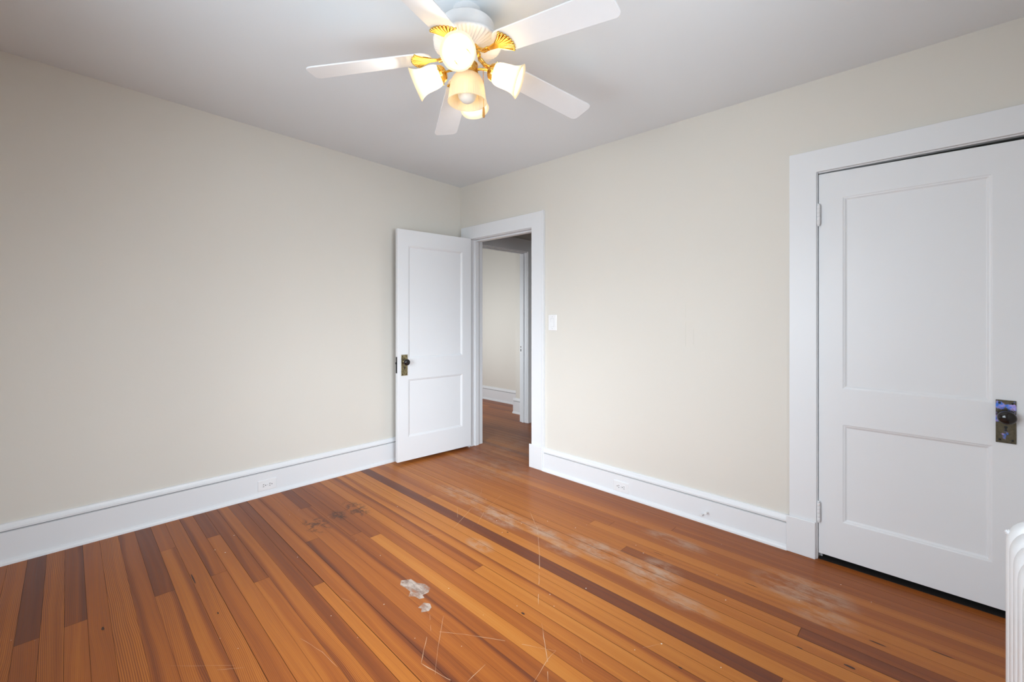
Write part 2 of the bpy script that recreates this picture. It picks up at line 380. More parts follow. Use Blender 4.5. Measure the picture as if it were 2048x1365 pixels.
# ---- floor: every board its own face with its own tone
def build_floor():
    bm = bmesh.new()
    uvl = bm.loops.layers.uv.new('UVMap')
    lt = bm.faces.layers.float.new('tone'); ls = bm.faces.layers.float.new('seed')
    lk = bm.faces.layers.float.new('streak'); lp = bm.faces.layers.float.new('stripe')
    Y0, WD = -2.906, 0.0679
    off = {5: .15, 6: .22, 7: .28, 8: .3, 9: .34, 10: .36, 11: .3, 12: .25, 13: .15, 14: .03, 15: -.2, 16: -.1, 17: 0.0, 27: -.1, 28: 0.0}
    spec = {  # row: list of (end_x, tone, streak, stripe)
        -2: [(9, .42, -1, .5)], -1: [(9, .46, -1, 1.0)], 0: [(.89, .14, -1, .2), (9, .40, -1, .4)], 1: [(9, .46, -1, 1.2)],
        2: [(.88, .34, .85, .4), (9, .48, -1, .3)], 3: [(9, .47, -1, .3)], 4: [(9, .47, -1, 1.2)], 5: [(9, .46, .12, .4)],
        6: [(.895, .22, -1, .5), (9, .49, .88, .7)], 7: [(.43, .48, -1, .2), (9, .55, .9, .3)], 8: [(9, .50, -1, .9)],
        9: [(.89, .46, .1, .3), (9, .44, -1, .3)], 10: [(.44, .26, -1, .2), (9, .55, -1, .3)], 11: [(1.1, .30, -1, .3), (9, .52, -1, .2)],
        12: [(9, .53, .05, 1.0)], 13: [(9, .34, -1, .3)], 14: [(1.33, .26, -1, .4), (9, .60, -1, .3)], 15: [(9, .50, .98, .4)],
        16: [(.89, .50, .1, .2), (9, .36, .15, .3)], 17: [(9, .50, -1, .4)], 18: [(.43, .22, -1, .2), (9, .44, .8, .3)],
        19: [(1.0, .36, -1, .2), (9, .40, -1, .4)], 20: [(1.1, .34, -1, .3), (9, .70, -1, .2)], 21: [(9, .46, -1, .3)],
        22: [(9, .60, -1, .2)], 23: [(1.77, .50, .75, .3), (9, .70, -1, .2)], 24: [(9, .62, .9, .3)], 25: [(9, .70, -1, .3)],
        26: [(9, .68, -1, .2)], 27: [(3.04, .13, -1, .4), (9, .62, -1, .3)], 28: [(.86, .60, -1, .2), (9, .70, -1, .3)],
        29: [(9, .48, -1, .4)], 30: [(9, .68, -1, .3)], 31: [(9, .60, -1, .4)], 32: [(3.03, .60, -1, .3), (9, .24, -1, .3)],
        33: [(2.2, .56, -1, .3), (9, .32, -1, .4)], 34: [(9, .60, -1, .3)], 35: [(1.9, .52, -1, .3), (9, .66, -1, .3)],
        36: [(2.0, .50, -1, .2), (9, .52, -1, .3)], 37: [(9, .48, -1, .3)], 38: [(9, .60, -1, .2)], 39: [(2.3, .50, -1, .3), (9, .43, -1, .4)],
        40: [(9, .40, -1, .3)], 41: [(9, .40, -1, .4)], 42: [(9, .42, -1, .3)]}
    rnd = random.Random(11)
    def q(x0, x1, y0, y1, z, mat, vals=(0, 0, -1, 0), u0=0.0):
        vs = [bm.verts.new((x, y, z)) for x, y in ((x0, y0), (x1, y0), (x1, y1), (x0, y1))]
        f = bm.faces.new(vs); f.material_index = mat
        f[lt], f[ls], f[lk], f[lp] = vals
        for lp_, (uu, v_) in zip(f.loops, ((x0, 0), (x1, 0), (x1, 1), (x0, 1))): lp_[uvl].uv = (uu + u0, v_)
    XA, XB = -2.7, 4.0
    q(XA, XB, YF - .1, 1.95, -0.004, 1)
    for k in range(-10, 72):
        a = Y0 + (k + off.get(k, 0.0)) * WD; b_ = Y0 + (k + 1 + off.get(k + 1, 0.0)) * WD
        if k in spec: segs = list(spec[k])
        else:
            segs, x = [], XA + rnd.uniform(.4, 2.5)
            while x < XB:
                segs.append((x, rnd.choice((.36, .42, .46, .5, .54, .6)), -1, rnd.uniform(.1, .7))); x += rnd.uniform(1.2, 2.6)
            segs.append((9, rnd.choice((.38, .44, .5, .56)), -1, .3))
        x = XA
        for (xe, tone, strk, strp) in segs:
            xe = min(xe, XB)
            if xe - x < 0.02: continue
            g = rnd.choice((.0003, .0004, .0006, .0010)); sd = rnd.random()
            n = max(1, int((xe - x) / 0.6))
            for i in range(n):
                x0 = x + (xe - x) * i / n + (0.0006 if i == 0 else 0); x1 = x + (xe - x) * (i + 1) / n - (0.0006 if i == n - 1 else 0)
                q(x0, x1, a + g, b_ - g, 0.0, 0, (tone, sd, strk, strp))
            x = xe
    # scratches and flecks lying in the varnish
    def strip(pts, w):
        pts = [Vector((p_[0], p_[1], 0.0006)) for p_ in pts]
        dense = []
        for a, c in zip(pts, pts[1:]):
            m_ = max(2, int((c - a).length / 0.03))
            for i in range(m_):
                p_ = a.lerp(c, i / m_); dense.append(p_ + Vector((rnd.uniform(-1, 1), rnd.uniform(-1, 1), 0)) * 0.0012)
        dense.append(pts[-1])
        prev = None
        for i, p_ in enumerate(dense):
            d = (dense[min(i + 1, len(dense) - 1)] - dense[max(i - 1, 0)]).normalized(); s = Vector((-d.y, d.x, 0))
            ww = w * .8 * rnd.uniform(.25, 1.0) * (0.4 if i in (0, len(dense) - 1) else 1)
            cur = (bm.verts.new(p_ + s * ww / 2), bm.verts.new(p_ - s * ww / 2))
            if prev and rnd.random() > 0.14:
                f = bm.faces.new((prev[0], prev[1], cur[1], cur[0])); f.material_index = 2
            prev = cur
    for pts, w in [
        ([(1.532, -.656), (1.724, -.802), (1.911, -1.0), (2.079, -1.199), (2.171, -1.309)], .0034),
        ([(2.258, -1.39), (2.342, -1.468), (2.404, -1.527), (2.461, -1.593)], .0036),
        ([(1.883, -1.681), (1.965, -1.733), (2.08, -1.651), (2.219, -1.563), (2.365, -1.481), (2.393, -1.464)], .0026),
        ([(2.393, -1.464), (2.396, -1.518), (2.426, -1.627)], .0026),
        ([(1.983, -1.765), (2.078, -1.856)], .0030), ([(2.078, -1.856), (2.213, -1.827), (2.28, -1.81)], .0048),
        ([(1.932, -1.646), (2.066, -1.774), (2.155, -1.849)], .0020), ([(1.211, -.592), (1.301, -.841), (1.422, -1.011)], .0022),
        ([(1.214, -.874), (1.362, -1.156)], .0028), ([(1.14, -.946), (1.285, -1.053)], .0022),
        ([(1.632, -2.119), (1.765, -2.086), (1.875, -2.077)], .0022), ([(2.25, -1.694), (2.261, -1.789)], .0030),
        ([(1.436, -2.5), (1.602, -2.334)], .0012), ([(1.58, -2.384), (1.638, -2.312)], .0020),
        ([(1.50, -1.90), (1.56, -1.88)], .002), ([(2.45, -1.40), (2.50, -1.44)], .0018), ([(2.66, -1.15), (2.62, -1.22)], .0018),
        ([(1.30, -1.33), (1.36, -1.24)], .0020), ([(1.02, -.62), (1.10, -.70)], .0016)]:
        strip(pts, w)
    for (x, y) in [(2.11, -1.382), (2.604, -1.251), (2.665, -1.334), (2.538, -1.082), (1.517, -2.305), (1.407, -2.34), (2.255, -1.068), (1.591, -1.979),
                   (1.684, -1.785), (1.108, -1.336), (1.417, -1.043), (2.663, -1.15), (2.163, -1.22), (2.119, -1.7), (.834, -2.915), (.901, -2.85),
                   (1.9, -.55), (2.3, -.6), (2.75, -.7), (3.1, -.2), (2.1, -.3), (.62, -2.2)] + [(rnd.uniform(.3, 3.4), rnd.uniform(-2.3, -.2)) for _ in range(36)]:
        n = rnd.choice((4, 5, 6)); r0 = rnd.uniform(.0012, .0036)
        vs = [bm.verts.new((x + r0 * rnd.uniform(.5, 1.2) * math.cos(2 * PI * i / n), y + r0 * rnd.uniform(.5, 1.2) * math.sin(2 * PI * i / n), .0008)) for i in range(n)]
        bm.faces.new(vs).material_index = 3
    for (x, y, a, b_) in [(1.002, -2.66, .014, .0045), (1.227, -2.31, .009, .003), (.85, -2.335, .06, .0035), (3.261, -.561, .03, .0035), (3.201, -.778, .018, .006), (3.05, -.80, .012, .003),
                          (3.441, -.462, .04, .0030), (2.162, -1.399, .010, .005), (2.764, -1.212, .008, .004), (2.798, -.50, .03, .002), (2.36, -.55, .03, .0016), (1.62, -.95, .008, .004)]:
        vs = [bm.verts.new((x + a * math.cos(2 * PI * i / 12) * rnd.uniform(.8, 1.1), y + b_ * math.sin(2 * PI * i / 12) * rnd.uniform(.7, 1.2), .0005)) for i in range(12)]
        bm.faces.new(vs).material_index = 5
    def spill(pts):
        vs = [bm.verts.new((x, y, .0009)) for x, y in pts]
        bm.faces.new(vs).material_index = 4
    spill([(1.585, -1.64), (1.61, -1.60), (1.655, -1.597), (1.69, -1.575), (1.735, -1.575), (1.755, -1.60), (1.752, -1.63), (1.775, -1.635),
           (1.765, -1.655), (1.735, -1.66), (1.715, -1.68), (1.69, -1.655), (1.65, -1.655), (1.615, -1.662)])
    spill([(1.80, -1.655), (1.825, -1.64), (1.85, -1.65), (1.862, -1.672), (1.845, -1.70), (1.828, -1.685), (1.81, -1.692)])
    me = bpy.data.meshes.new('floor'); bm.to_mesh(me); bm.free()
    for m in (M['floor'], M['subfloor'], M['scratch'], M['fleck'], M['dribble'], M['knot']): me.materials.append(m)
    o = bpy.data.objects.new('floor', me); COL.objects.link(o); o['kind'] = 'structure'
    return o
build_floor()

bm = bmesh.new(); bx(bm, 2.981, 3.701, -.004, .95, -.002, .0015)  # thin black sheet painting in the shade beneath the shut closet door
obj('floor_closet_shadow', bm, M['gap_shadow'], kind='structure')
# ---- ceiling
bm = bmesh.new()
lo = [bm.verts.new((x, y, ceil_z(x, y))) for x, y in ((-.15, YF - .15), (XR + .15, YF - .15), (XR + .15, .16), (-.15, .16))]
hi = [bm.verts.new((v.co.x, v.co.y, 2.80)) for v in lo]
bm.faces.new(lo); bm.faces.new(hi[::-1])
for i in range(4): bm.faces.new((lo[i], lo[(i + 1) % 4], hi[(i + 1) % 4], hi[i]))
obj('ceiling', bm, M['ceil'], kind='structure')

# ---- walls
TOP = 2.70
bm = bmesh.new(); bx(bm, -.12, 0, YF - .15, 0.0, -.05, TOP)
for y0, z0, y1, z1 in ((-2.131, 1.034, -2.095, 1.036), (-2.06, 1.034, -2.03, 1.036), (-2.314, 1.88, -2.312, 1.93), (-2.83, .872, -2.80, .874), (-2.97, .74, -2.95, .745)): bx(bm, -.001, .0014, y0, y1, z0, z1)
obj('wall_left', bm, M['wall'], kind='structure')
bm = bmesh.new()
for x0, x1, z0 in ((-.12, HX0 - .02, -.05), (HX0 - .02, HX1 + .02, HEAD + .02), (HX1 + .02, CX0 - .02, -.05), (CX0 - .02, CX1 + .02, HEAD + .02), (CX1 + .02, XR + .15, -.05)):
    bx(bm, x0, x1, 0.0, .14, z0, TOP)
def ridge(x0, z0, x1, z1, w=.0022):
    bx(bm, min(x0, x1) - w / 2, max(x0, x1) + w / 2, -.0016, .001, min(z0, z1) - w / 2, max(z0, z1) + w / 2)
for r_ in ((2.277, 1.352, 2.277, 1.26), (2.277, 1.235, 2.277, 1.08), (2.328, 1.196, 2.328, 1.092), (2.27, 1.058, 2.33, 1.058), (2.345, 1.056, 2.398, 1.056)): ridge(*r_)
for x, z in ((1.873, 1.36), (2.188, 1.36), (1.42, 1.50)): bx(bm, x - .003, x + .003, -.0022, .001, z - .003, z + .003)
obj('wall_back', bm, M['wall'], kind='structure')
def wall_with_window(name, vertical_axis, c0, c1, pos0, pos1, a0, a1, z0=.62, z1=2.00):
    bm = bmesh.new()
    def b_(u0, u1, zz0, zz1):
        if vertical_axis == 'x': bx(bm, pos0, pos1, u0, u1, zz0, zz1)
        else: bx(bm, u0, u1, pos0, pos1, zz0, zz1)
    b_(c0, a0, -.05, TOP); b_(a1, c1, -.05, TOP); b_(a0, a1, -.05, z0); b_(a0, a1, z1, TOP)
    obj(name, bm, M['wall'], kind='structure')
wall_with_window('wall_right', 'x', YF, 0.0, XR, XR + .15, -2.53, -1.37)
wall_with_window('wall_front', 'y', -.0, XR, YF - .15, YF, 1.50, 3.00)
def window(name, O, u, n, w, z0=.62, z1=2.00):
    O, u, n = Vector(O), Vector(u), Vector(n)
    T = lambda c: O + u * c.x + n * c.y + Vector((0, 0, c.z))
    bm = bmesh.new()
    for (a, b_, c, d) in ((-.10, 0, z0 - .02, z1 + .1), (w, w + .10, z0 - .02, z1 + .1), (0, w, z1, z1 + .1)): bx(bm, a, b_, .001, .022, c, d, T=T)
    bx(bm, -.13, w + .13, .001, .05, z0 - .045, z0 - .015, T=T)
    fr = obj(name, bm, M['trim'], bevel=.003, kind='structure')
    bm = bmesh.new(); zm = (z0 + z1) / 2
    for (a, b_, c, d) in ((0, .04, z0, z1), (w - .04, w, z0, z1), (.04, w - .04, z0, z0 + .05), (.04, w - .04, z1 - .04, z1), (.04, w - .04, zm - .02, zm + .02)):
        bx(bm, a, b_, -.06, -.025, c, d, T=T)
    obj('window_sash', bm, M['trim'], parent=fr, bevel=.002)
window('window_1', (XR, -2.53, 0), (0, 1, 0), (-1, 0, 0), 1.16)
window('window_2', (1.50, YF, 0), (1, 0, 0), (0, 1, 0), 1.50)

# ---- baseboards
def base_prof(h, g):
    return [(0, 0), (.034, 0), (.033, .010), (.029, .019), (.021, .025), (.019, .026), (.019, g - .0060), (.0165, g - .0050), (.010, g - .0032), (.010, g + .0020), (.021, g + .0035),
            (.0215, g + .014), (.0165, g + .022), (.0150, h - .013), (.0125, h - .004), (.0085, h), (0, h)]
bm = bmesh.new(); extrude_profile(bm, base_prof(.207, .169), (0, YF, 0), (0, -0.003, 0), (1, 0, 0))
obj('baseboard_left', bm, [M['trim'], M['groove_shadow']], kind='structure')
bm = bmesh.new(); extrude_profile(bm, base_prof(.186, .147), (1.105, 0, 0), (2.842, 0, 0), (0, -1, 0))
obj('baseboard_back', bm, [M['trim'], M['groove_shadow']], kind='structure')
bm = bmesh.new(); extrude_profile(bm, base_prof(.19, .15), (XR, -.003, 0), (XR, YF, 0), (-1, 0, 0))
obj('baseboard_right', bm, [M['trim'], M['groove_shadow']], kind='structure')
bm = bmesh.new(); extrude_profile(bm, base_prof(.19, .15), (.04, YF, 0), (XR - .04, YF, 0), (0, 1, 0))
obj('baseboard_front', bm, [M['trim'], M['groove_shadow']], kind='structure')

# ---- door frames: casing, jamb and stop in one mesh, plinth blocks as parts
def door_trim(name, x0, x1, cl, cr, ztop, stop_y, depth=.145, head=HEAD, band=True):
    """x0,x1 opening; cl/cr outer edges of the casing"""
    bm = bmesh.new()
    U = [(cl, 0), (x0 - .004, 0), (x0 - .004, head + .005), (x1 + .004, head + .005), (x1 + .004, 0), (cr, 0), (cr, ztop), (cl, ztop)]
    fa = [bm.verts.new((x, -.022, z)) for x, z in U]; fb = [bm.verts.new((x, -.0005, z)) for x, z in U]
    for ix in ((0, 1, 2, 7), (2, 3, 6, 7), (3, 4, 5, 6)):
        bm.faces.new([fa[i] for i in ix]); bm.faces.new([fb[i] for i in ix][::-1])
    for i in range(8): bm.faces.new((fa[i], fa[(i + 1) % 8], fb[(i + 1) % 8], fb[i]))
    if band: bx(bm, cr - .012, cr + .002, -.0275, -.0005, .19, ztop + .002)      # back band
    jy = -.004 if band else -.014
    bx(bm, x0 - .0195, x0, jy, depth, 0.0, head + .0195); bx(bm, x1, x1 + .0195, jy, depth, 0.0, head + .0195)
    bx(bm, x0, x1, -.004, depth if band else .03, head, head + .0195)
    s0, s1 = stop_y
    bx(bm, x0, x0 + .013, s0, s1, 0.0, head); bx(bm, x1 - .013, x1, s0, s1, 0, head)
    if band: bx(bm, x0 + .013, x1 - .013, s0, s1, head - .013, head)
    o = obj(name, bm, M['trim'], bevel=.0022, kind='structure')
    return o
t1 = door_trim('trim_1', HX0, HX1, .036, 1.108, 2.146, (.040, .085))
bm = bmesh.new(); bx(bm, .958, 1.104, -.0335, -.0225, 0, .196); obj('plinth_block', bm, M['trim'], parent=t1, bevel=.004)
bm = bmesh.new(); bx(bm, .034, .178, -.0335, -.0225, 0, .196); obj('plinth_block', bm, M['trim'], parent=t1, bevel=.004)
t2 = door_trim('trim_2', CX0, CX1, 2.852, 3.828, 2.142, (.034, .075), head=2.021, band=False)
bm = bmesh.new(); bx(bm, 2.840, 2.972, -.0335, -.0225, 0, .194); obj('plinth_block', bm, M['trim'], parent=t2, bevel=.004)
bm = bmesh.new(); bx(bm, 3.710, 3.842, -.0335, -.0225, 0, .194); obj('plinth_block', bm, M['trim'], parent=t2, bevel=.004)

# ------------------------------------------------------------------ doors
def panel_leaf(bm, Wd, z0, z1, T, panels, th=.035, rec=.009, mo=.017):
    """frame and recessed panels on both faces; T(u, v, z): u across, v depth into the door"""
    us = sorted({0, Wd, *[p[0] for p in panels], *[p[1] for p in panels]})
    zs = sorted({z0, z1, *[p[2] for p in panels], *[p[3] for p in panels]})
    cache = {}
    def V(u, v, z):
        k = (round(u, 5), round(v, 5), round(z, 5))
        if k not in cache: cache[k] = bm.verts.new(T(u, v, z))
        return cache[k]
    for side in (0, 1):
        v0 = 0 if side == 0 else th
        sg = 1 if side == 0 else -1
        for a, b_ in zip(us, us[1:]):
            for c, d in zip(zs, zs[1:]):
                if any(p[0] <= a and b_ <= p[1] and p[2] <= c and d <= p[3] for p in panels): continue
                bm.faces.new([V(a, v0, c), V(b_, v0, c), V(b_, v0, d), V(a, v0, d)])
        for (a, b_, c, d) in panels:
            loops = []
            for ins, dep in ((0, 0), (.003, .0025), (.008, .0035), (mo - .003, rec - .001), (mo, rec)):
                loops.append([V(a + ins, v0 + sg * dep, c + ins), V(b_ - ins, v0 + sg * dep, c + ins), V(b_ - ins, v0 + sg * dep, d - ins), V(a + ins, v0 + sg * dep, d - ins)])
            for p_, q_ in zip(loops, loops[1:]):
                for i in range(4): bm.faces.new((p_[i], p_[(i + 1) % 4], q_[(i + 1) % 4], q_[i]))
            bm.faces.new(loops[-1])
    for a, b_ in zip(us, us[1:]):
        for z in (z0, z1): bm.faces.new([V(a, 0, z), V(b_, 0, z), V(b_, th, z), V(a, th, z)])
    for c, d in zip(zs, zs[1:]):
        for u in (0, Wd): bm.faces.new([V(u, 0, c), V(u, 0, d), V(u, th, d), V(u, th, c)])

def door_hardware(root, O, u, n, uc, zc, plate_mat, kz, zk, sgn=1):
    """escutcheon centred at (uc, zc) on the face; knob at height kz, keyhole at zk"""
    O, u, n = Vector(O), Vector(u), Vector(n)
    P = lambda a, b_, d: O + u * (uc + a) + n * d + Vector((0, 0, zc + b_))
    bm = bmesh.new(); plate(bm, .057, .180, .0045, .002, P, .0030)
    # raised inner border
    for (a0, a1, b0, b1) in ((-.0285, -.0225, -.09, .09), (.0225, .0285, -.09, .09), (-.0225, .0225, -.09, -.084), (-.0225, .0225, .084, .09)):
        vs = [P(a, b_, d) for d in (.004, .0062) for b_ in (b0, b1) for a in (a0, a1)]
        w = [bm.verts.new(v) for v in vs]
        for f in ((0, 2, 3, 1), (4, 5, 7, 6), (0, 1, 5, 4), (2, 6, 7, 3), (0, 4, 6, 2), (1, 3, 7, 5)): bm.faces.new([w[i] for i in f])
    esc = obj('escutcheon', bm, plate_mat, parent=root, bevel=.0008)
    esc['label'] = 'old brass back plate'
    bm = bmesh.new()
    for a in (-.018, .018):
        for b_ in (-.077, .077): lathe(bm, [(.0001, .0085), (.0035, .0075), (.0042, .0055), (.0042, .0)], 12, frame_from(n, P(a, b_, 0)))
    obj('screw', bm, M['lock'], parent=esc, smooth=True)
    bm = bmesh.new(); kb = zk - zc
    lathe(bm, [(.0001, .0054), (.0052, .0054), (.0052, .003)], 14, frame_from(n, P(0, kb + .006, 0)))
    vs = [bm.verts.new(P(a, b_, .0054)) for a, b_ in ((-.0026, kb + .004), (.0026, kb + .004), (.0042, kb - .013), (-.0042, kb - .013))]; bm.faces.new(vs)
    obj('keyhole', bm, M['slot'], parent=esc)
    bm = bmesh.new(); ko = P(0, kz - zc, 0)
    lathe(bm, [(.0165, .003), (.0165, .008), (.0125, .011), (.009, .016), (.0085, .030), (.012, .034)], 24, frame_from(n, ko), cap0=True, cap1=True)
    nk = obj('knob_neck', bm, M['brass_old'], parent=root, smooth=True)
    bm = bmesh.new()
    lathe(bm, [(.0001, .0325), (.012, .033), (.0215, .037), (.0268, .043), (.0282, .049), (.0262, .0555), (.0205, .0610), (.012, .0642), (.0001, .0652)], 32, frame_from(n, ko))
    kn = obj('door_knob', bm, M['knob'], parent=root, smooth=True, sharp=60); kn['label'] = 'round black porcelain knob'

# closet door (shut)
bm = bmesh.new()
O2, u2, n2 = Vector((2.9812, -.004, 0)), Vector((1, 0, 0)), Vector((0, -1, 0))
panel_leaf(bm, .7165, .031, 2.006, lambda u, v, z: O2 + u2 * u - n2 * v + Vector((0, 0, z + (.009 - u * .018 if z > 1.95 else 0))), [(.102, .612, .222, .719), (.102, .612, .903, 1.878)])
d2 = obj('door_2', bm, M['trim'], bevel=.0018, kind='structure')
door_hardware(d2, O2, u2, n2, .651, .829, M['brass_sky_reflection'], .852, .800)
def hinge(root, x, y, z0, z1):
    bm = bmesh.new(); k = 5; h = (z1 - z0) / k
    for i in range(k): lathe(bm, [(.0001, 0.0), (.0072, .0), (.0078, .001), (.0078, h - .0016), (.0072, h - .0006), (.0001, h - .0006)], 14, Matrix.Translation((x, y, z0 + i * h)))
    for z, s in ((z1, 1), (z0, -1)): lathe(bm, [(.0045, 0), (.0052, .004 * s), (.0035, .008 * s), (.0001, .009 * s)], 12, Matrix.Translation((x, y, z)))
    o = obj('hinge', bm, M['trim'], parent=root, smooth=True); o['label'] = 'white painted butt hinge'
hinge(d2, 2.9835, -.0185, 1.750, 1.852); hinge(d2, 2.9835, -.0185, .203, .300)

# hall door (swung open against the left wall)
ANG = R(184.9 + 90)                         # direction from the hinge to the free edge
O1 = Vector((.2045, -.032, 0)); u1 = Vector((math.sin(R(-4.55)), -math.cos(R(-4.55)), 0)); n1 = Vector((-u1.y, u1.x, 0))
W1 = .768
bm = bmesh.new()
panel_leaf(bm, W1, .024, 2.022, lambda u, v, z: O1 + u1 * u - n1 * v + Vector((0, 0, z)), [(.102, W1 - .102, .225, .725), (.102, W1 - .102, .905, 1.885)])
d1 = obj('door_1', bm, M['trim'], bevel=.0018, kind='structure')
door_hardware(d1, O1, u1, n1, W1 - .063, .852, M['brass_old'], .880, .830)
bm = bmesh.new()
Tl = lambda c: O1 + u1 * (W1 + c.x) - n1 * (.0175 + c.y) + Vector((0, 0, c.z))
bx(bm, -.001, .0012, -.012, .012, .785, .925, T=Tl); bx(bm, .0012, .0075, -.006, .008, .862, .880, T=Tl); bx(bm, .0012, .0032, -.006, .006, .800, .840, T=Tl)
lk = obj('lock_face', bm, M['lock'], parent=d1, bevel=.0006); lk['label'] = 'blackened steel latch plate on the door edge'
for z in (.26, 1.75):
    bm = bmesh.new(); lathe(bm, [(.0001, 0), (.0068, 0), (.0068, .09), (.0001, .09)], 14, Matrix.Translation((.1875, -.0355, z)))
    obj('hinge', bm, M['trim'], parent=d1, smooth=True)

# ------------------------------------------------------------------ hall and the room beyond
HLX = -.07                                  # face of the hall's left wall
Y1, Y2 = .30, 1.062                         # its doorway
bm = bmesh.new()
for y0, y1, z0 in ((.14, Y1 - .02, -.05), (Y1 - .02, Y2 + .02, 2.05), (Y2 + .02, 1.36, -.05)): bx(bm, HLX - .11, HLX, y0, y1, z0, TOP)
obj('wall_hall_left', bm, M['wall'], kind='structure')
bm = bmesh.new(); bx(bm, HLX - .0005, 2.6, 1.36, 1.48, -.05, TOP); obj('wall_hall_back', bm, M['wall'], kind='structure')
bm = bmesh.new(); bx(bm, 2.6, 2.7, .14, 1.36, -.05, TOP); obj('wall_hall_right', bm, M['wall'], kind='structure')
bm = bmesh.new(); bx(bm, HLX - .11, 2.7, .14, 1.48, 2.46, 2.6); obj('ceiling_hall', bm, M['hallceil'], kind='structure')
bm = bmesh.new()
X = HLX
bx(bm, X + .0005, X + .022, Y1 - .12, Y1 - .004, 0, 2.18); bx(bm, X + .0005, X + .022, Y2 + .004, Y2 + .12, 0, 2.18); bx(bm, X + .0005, X + .022, Y1 - .004, Y2 + .004, 2.040, 2.18)
bx(bm, X - .112, X + .004, Y1 - .0195, Y1, 0, 2.03); bx(bm, X - .112, X + .004, Y2, Y2 + .0195, 0, 2.03); bx(bm, X - .112, X + .004, Y1 - .0195, Y2 + .0195, 2.03, 2.0495)
bx(bm, X - .075, X - .040, Y1, Y1 + .012, 0, 2.03); bx(bm, X - .075, X - .040, Y2 - .012, Y2, 0, 2.03); bx(bm, X - .075, X - .040, Y1 + .012, Y2 - .012, 2.018, 2.03)
t3 = obj('trim_3', bm, M['trim'], bevel=.002, kind='structure')
bm = bmesh.new(); bx(bm, X - .104, X - .080, Y2 - .0015, Y2 + .0005, .83, .93)
sp = obj('strike_plate', bm, M['plastic'], parent=t3, bevel=.0005)
bm = bmesh.new(); bx(bm, X - .098, X - .087, Y2 - .0022, Y2 - .0012, .895, .912); bx(bm, X - .098, X - .087, Y2 - .0022, Y2 - .0012, .850, .880)
obj('bolt_hole', bm, M['slot'], parent=sp)
XJ = -.535                                   # where the nearer piece of wall turns back
bm = bmesh.new(); bx(bm, XJ, HLX - .0005, 1.36, 1.48, -.05, TOP); bx(bm, XJ, XJ + .12, 1.48, 1.76, -.05, TOP); bx(bm, -2.7, XJ + .12, 1.76, 1.90, -.05, TOP)
obj('wall_far_room', bm, M['wall'], kind='structure')
bm = bmesh.new()
extrude_profile(bm, base_prof(.20, .16), (XJ - .034, 1.36, 0), (HLX - .112, 1.36, 0), (0, -1, 0))
extrude_profile(bm, base_prof(.20, .16), (XJ, 1.725, 0), (XJ, 1.361, 0), (-1, 0, 0))
extrude_profile(bm, base_prof(.20, .16), (-2.6, 1.76, 0), (XJ - .001, 1.76, 0), (0, -1, 0))
obj('baseboard_far_room', bm, [M['trim'], M['groove_shadow']], kind='structure')
bm = bmesh.new(); bx(bm, -2.7, HLX - .11, -.30, 1.90, 2.5, 2.6); obj('ceiling_far_room', bm, M['ceil'], kind='structure')
bm = bmesh.new(); bx(bm, -2.8, -2.7, -.30, 1.90, -.05, TOP); bx(bm, -2.7, -.12, -.42, -.30, -.05, TOP); obj('wall_far_left', bm, M['wall'], kind='structure')

# ------------------------------------------------------------------ switch, outlets, stub
def face_map(O, u, n):
    O, u, n = Vector(O), Vector(u), Vector(n)
    return lambda a, b_, d: O + u * a + n * d + Vector((0, 0, b_))
def pbox(bm, P, a0, a1, b0, b1, d0, d1, mat=0):
    w = [bm.verts.new(P(a, b_, d)) for d in (d0, d1) for b_ in (b0, b1) for a in (a0, a1)]
    for f in ((0, 2, 3, 1), (4, 5, 7, 6), (0, 1, 5, 4), (2, 6, 7, 3), (0, 4, 6, 2), (1, 3, 7, 5)): bm.faces.new([w[i] for i in f]).material_index = mat
sw = thing('light_switch', 'white single rocker light switch on the beige wall right of the hall doorway', 'light switch', (1.190, 0, 1.220))
def child(o, root):
    o.parent = root; o.matrix_parent_inverse = Matrix.Translation(root.location).inverted(); return o
P = face_map((1.190, 0, 1.220), (1, 0, 0), (0, -1, 0))
bm = bmesh.new(); plate(bm, .085, .128, .0065, .006, P, .0035); child(obj('wall_plate', bm, M['plastic'], smooth=True, sharp=25), sw)
bm = bmesh.new()
w = [bm.verts.new(P(*c)) for c in ((-.015, -.033, .0055), (.015, -.033, .0055), (.015, .033, .0055), (-.015, .033, .0055), (-.015, -.033, .0115), (.015, -.033, .0115), (.015, 0, .0085), (-.015, 0, .0085), (.015, .033, .0072), (-.015, .033, .0072))]
for f in ((0, 1, 2, 3), (4, 5, 6, 7), (7, 6, 8, 9), (0, 1, 5, 4), (3, 2, 8, 9)): bm.faces.new([w[i] for i in f])
bm.faces.new([w[i] for i in (1, 2, 8, 6, 5)]); bm.faces.new([w[i] for i in (0, 3, 9, 7, 4)])
child(obj('rocker', bm, M['plastic'], bevel=.0008), sw)
bm = bmesh.new()
for (a0, a1, b0, b1) in ((-.0165, -.015, -.0345, .0345), (.015, .0165, -.0345, .0345), (-.015, .015, .033, .0345), (-.015, .015, -.0345, -.033)): pbox(bm, P, a0, a1, b0, b1, .006, .0068)
child(obj('rocker_gap', bm, M['screw']), sw)
for b_ in (.048, -.048):
    bm = bmesh.new(); lathe(bm, [(.0001, .0078), (.003, .0073), (.0033, .006)], 12, frame_from((0, -1, 0), P(0, b_, 0))); child(obj('screw', bm, M['screw'], smooth=True), sw)

